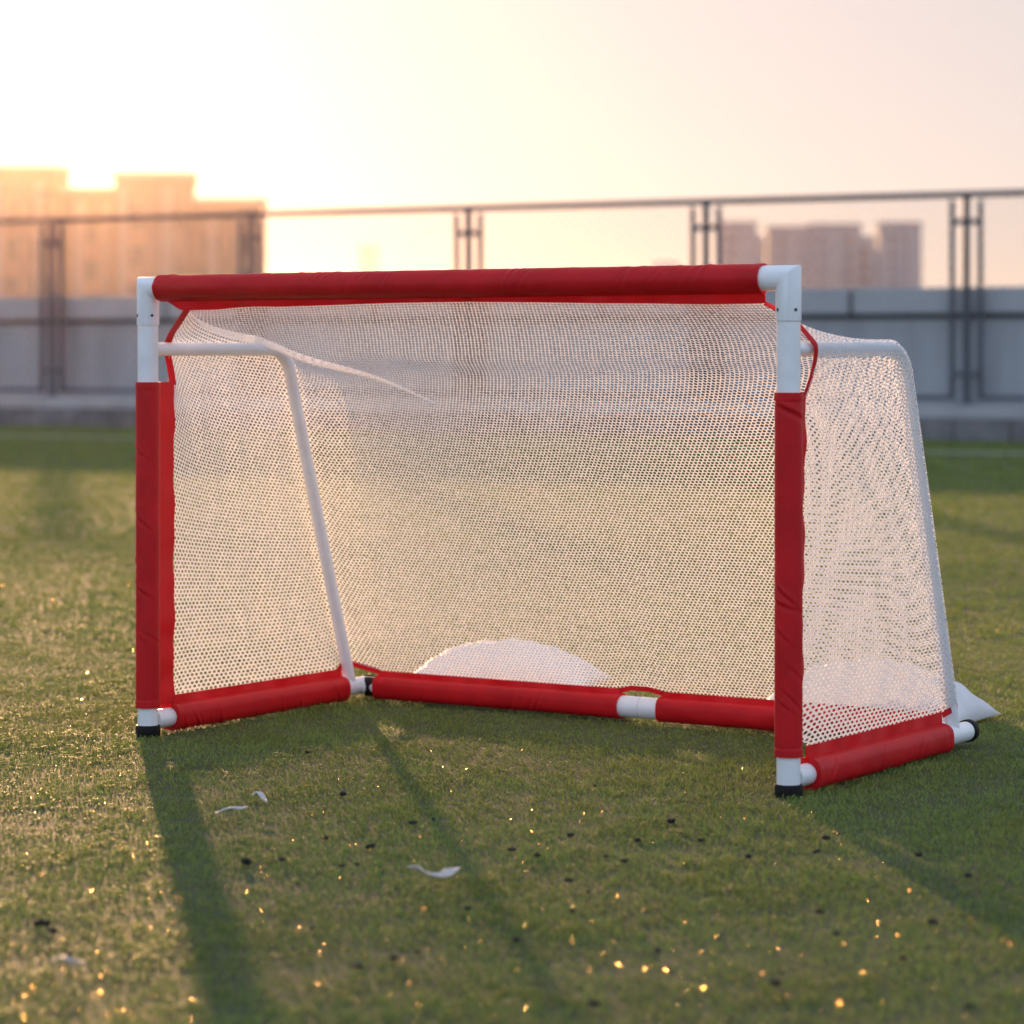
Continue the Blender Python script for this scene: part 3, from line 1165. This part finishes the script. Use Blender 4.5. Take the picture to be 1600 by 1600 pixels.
building('apartment_block', 230, [(-190, 92, 268), (92, 180, 301), (180, 295, 278), (295, 408, 318)],
         'long apartment block with a stepped roof and pale pilasters behind the left of the fence', M['block'],
         pil=[(-120, 12), (-60, 12), (0, 14), (62, 12), (122, 15), (165, 9), (193, 18), (262, 18), (330, 12), (372, 10)],
         win=(2.2, 3.0, 1.3, 1.6))
building('tower_block', 620, [(1120, 1183, 349)], 'grey tower block nearest the goal corner, leftmost of the hazy towers on the right', M['tower'], pm=M['tower_band'], pil=[(1133, 8), (1166, 10)],
         win=(3.0, 3.2, 1.8, 1.8), group='hazy tower blocks on the right')
building('tower_block', 624, [(1199, 1262, 356), (1262, 1347, 352)], 'widest grey tower block in the middle of the hazy towers on the right', M['tower'], pm=M['tower_band'], pil=[(1212, 9), (1240, 12), (1275, 8), (1304, 12), (1336, 10)],
         win=(3.2, 3.2, 1.8, 1.8), group='hazy tower blocks on the right')
building('tower_block', 618, [(1373, 1440, 350)], 'grey tower block with a flat roof, rightmost of the hazy towers', M['tower'], pm=M['tower_band'], pil=[(1386, 9), (1424, 12)],
         win=(3.0, 3.2, 1.8, 1.8), group='hazy tower blocks on the right')
building('slab_block', 660, [(1150, 1400, 372)], 'lower slab block filling the gaps between the hazy grey towers', M['tower'],
         win=(4.0, 3.2, 1.8, 1.8))
building('distant_tower', 1350, [(560, 592, 384)], 'very faint lone tower on the skyline above the crossbar', M['pale_block'])
building('distant_block', 1300, [(1020, 1062, 410)], 'very faint low block on the skyline just left of the third fence post', M['pale_block'])

# ------------------------------------------------------------------ air
HZ_DENS = 0.000066
hz = MB().box(-1560, 1560, -80, 1560, -1.03, 31).build('haze', None)
m, nt, out = mat_new('haze_air')
v = N(nt, 'ShaderNodeVolumePrincipled')
v.inputs['Color'].default_value = (1.0, 0.74, 0.54, 1)
v.inputs['Density'].default_value = HZ_DENS
v.inputs['Anisotropy'].default_value = 0.90
nt.links.new(v.outputs[0], out.inputs['Volume'])
hz.data.materials.append(m)
tag(hz, kind='stuff')

# ------------------------------------------------------------------ light
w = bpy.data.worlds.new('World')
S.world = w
w.use_nodes = True
nt = w.node_tree
nt.nodes.clear()
wo = nt.nodes.new('ShaderNodeOutputWorld')
bg = nt.nodes.new('ShaderNodeBackground')
sky = nt.nodes.new('ShaderNodeTexSky')
sky.sky_type = 'NISHITA'
sky.sun_disc = False
sky.sun_elevation = SUNEL
sky.sun_rotation = -SUNAZ
sky.altitude = 50
sky.air_density = 1.0
sky.dust_density = 1.0
sky.ozone_density = 1.0
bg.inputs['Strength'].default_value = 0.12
# compress the range of the clear-sky model to lift fill against the sun glow
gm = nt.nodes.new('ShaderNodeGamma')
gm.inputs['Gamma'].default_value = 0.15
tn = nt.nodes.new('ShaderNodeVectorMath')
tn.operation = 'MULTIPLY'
# added fill: sky tint boosted brighter and bluer opposite the sun
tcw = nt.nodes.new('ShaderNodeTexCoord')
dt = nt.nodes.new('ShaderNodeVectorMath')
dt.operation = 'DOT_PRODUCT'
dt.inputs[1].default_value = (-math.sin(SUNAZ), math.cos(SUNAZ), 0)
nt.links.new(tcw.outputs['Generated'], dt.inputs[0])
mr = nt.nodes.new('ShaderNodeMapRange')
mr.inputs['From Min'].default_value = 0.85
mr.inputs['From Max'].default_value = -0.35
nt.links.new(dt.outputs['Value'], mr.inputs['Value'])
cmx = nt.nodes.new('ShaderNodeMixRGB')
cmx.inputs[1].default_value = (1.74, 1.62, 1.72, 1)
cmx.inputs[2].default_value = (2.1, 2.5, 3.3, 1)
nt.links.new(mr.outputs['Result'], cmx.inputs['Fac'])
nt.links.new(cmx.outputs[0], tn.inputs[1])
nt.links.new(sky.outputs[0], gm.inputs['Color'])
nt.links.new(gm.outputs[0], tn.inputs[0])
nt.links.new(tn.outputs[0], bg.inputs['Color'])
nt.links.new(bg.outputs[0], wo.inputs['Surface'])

sd = bpy.data.lights.new('sun', 'SUN')
sd.energy = 3.7
sd.angle = R(0.9)
sd.color = (1.0, 0.57, 0.29)
so = bpy.data.objects.new('sun', sd)
COL.objects.link(so)
to_sun = Vector((-math.sin(SUNAZ) * math.cos(SUNEL), math.cos(SUNAZ) * math.cos(SUNEL), math.sin(SUNEL)))
so.rotation_euler = to_sun.to_track_quat('Z', 'Y').to_euler()
so.location = (-6, 30, 12)

# ------------------------------------------------------------------ camera
cd = bpy.data.cameras.new('camera')
cd.sensor_width = 36
cd.lens = F / 1600 * 36
cd.shift_y = -(800 - HOR) / 1600
cd.clip_start = 0.1
cd.clip_end = 4000
cd.dof.use_dof = True
cd.dof.focus_distance = 4.72
cd.dof.aperture_fstop = 4.8
cam = bpy.data.objects.new('camera', cd)
COL.objects.link(cam)
cam.location = (0, 0, CAM_H)
cam.rotation_euler = (R(90), 0, 0)
S.camera = cam

S.view_settings.view_transform = 'Standard'
S.view_settings.look = 'None'
S.view_settings.exposure = 1.4
S.view_settings.gamma = 1.0
S.cycles.volume_bounces = 1
S.cycles.max_bounces = 10
S.cycles.transparent_max_bounces = 8
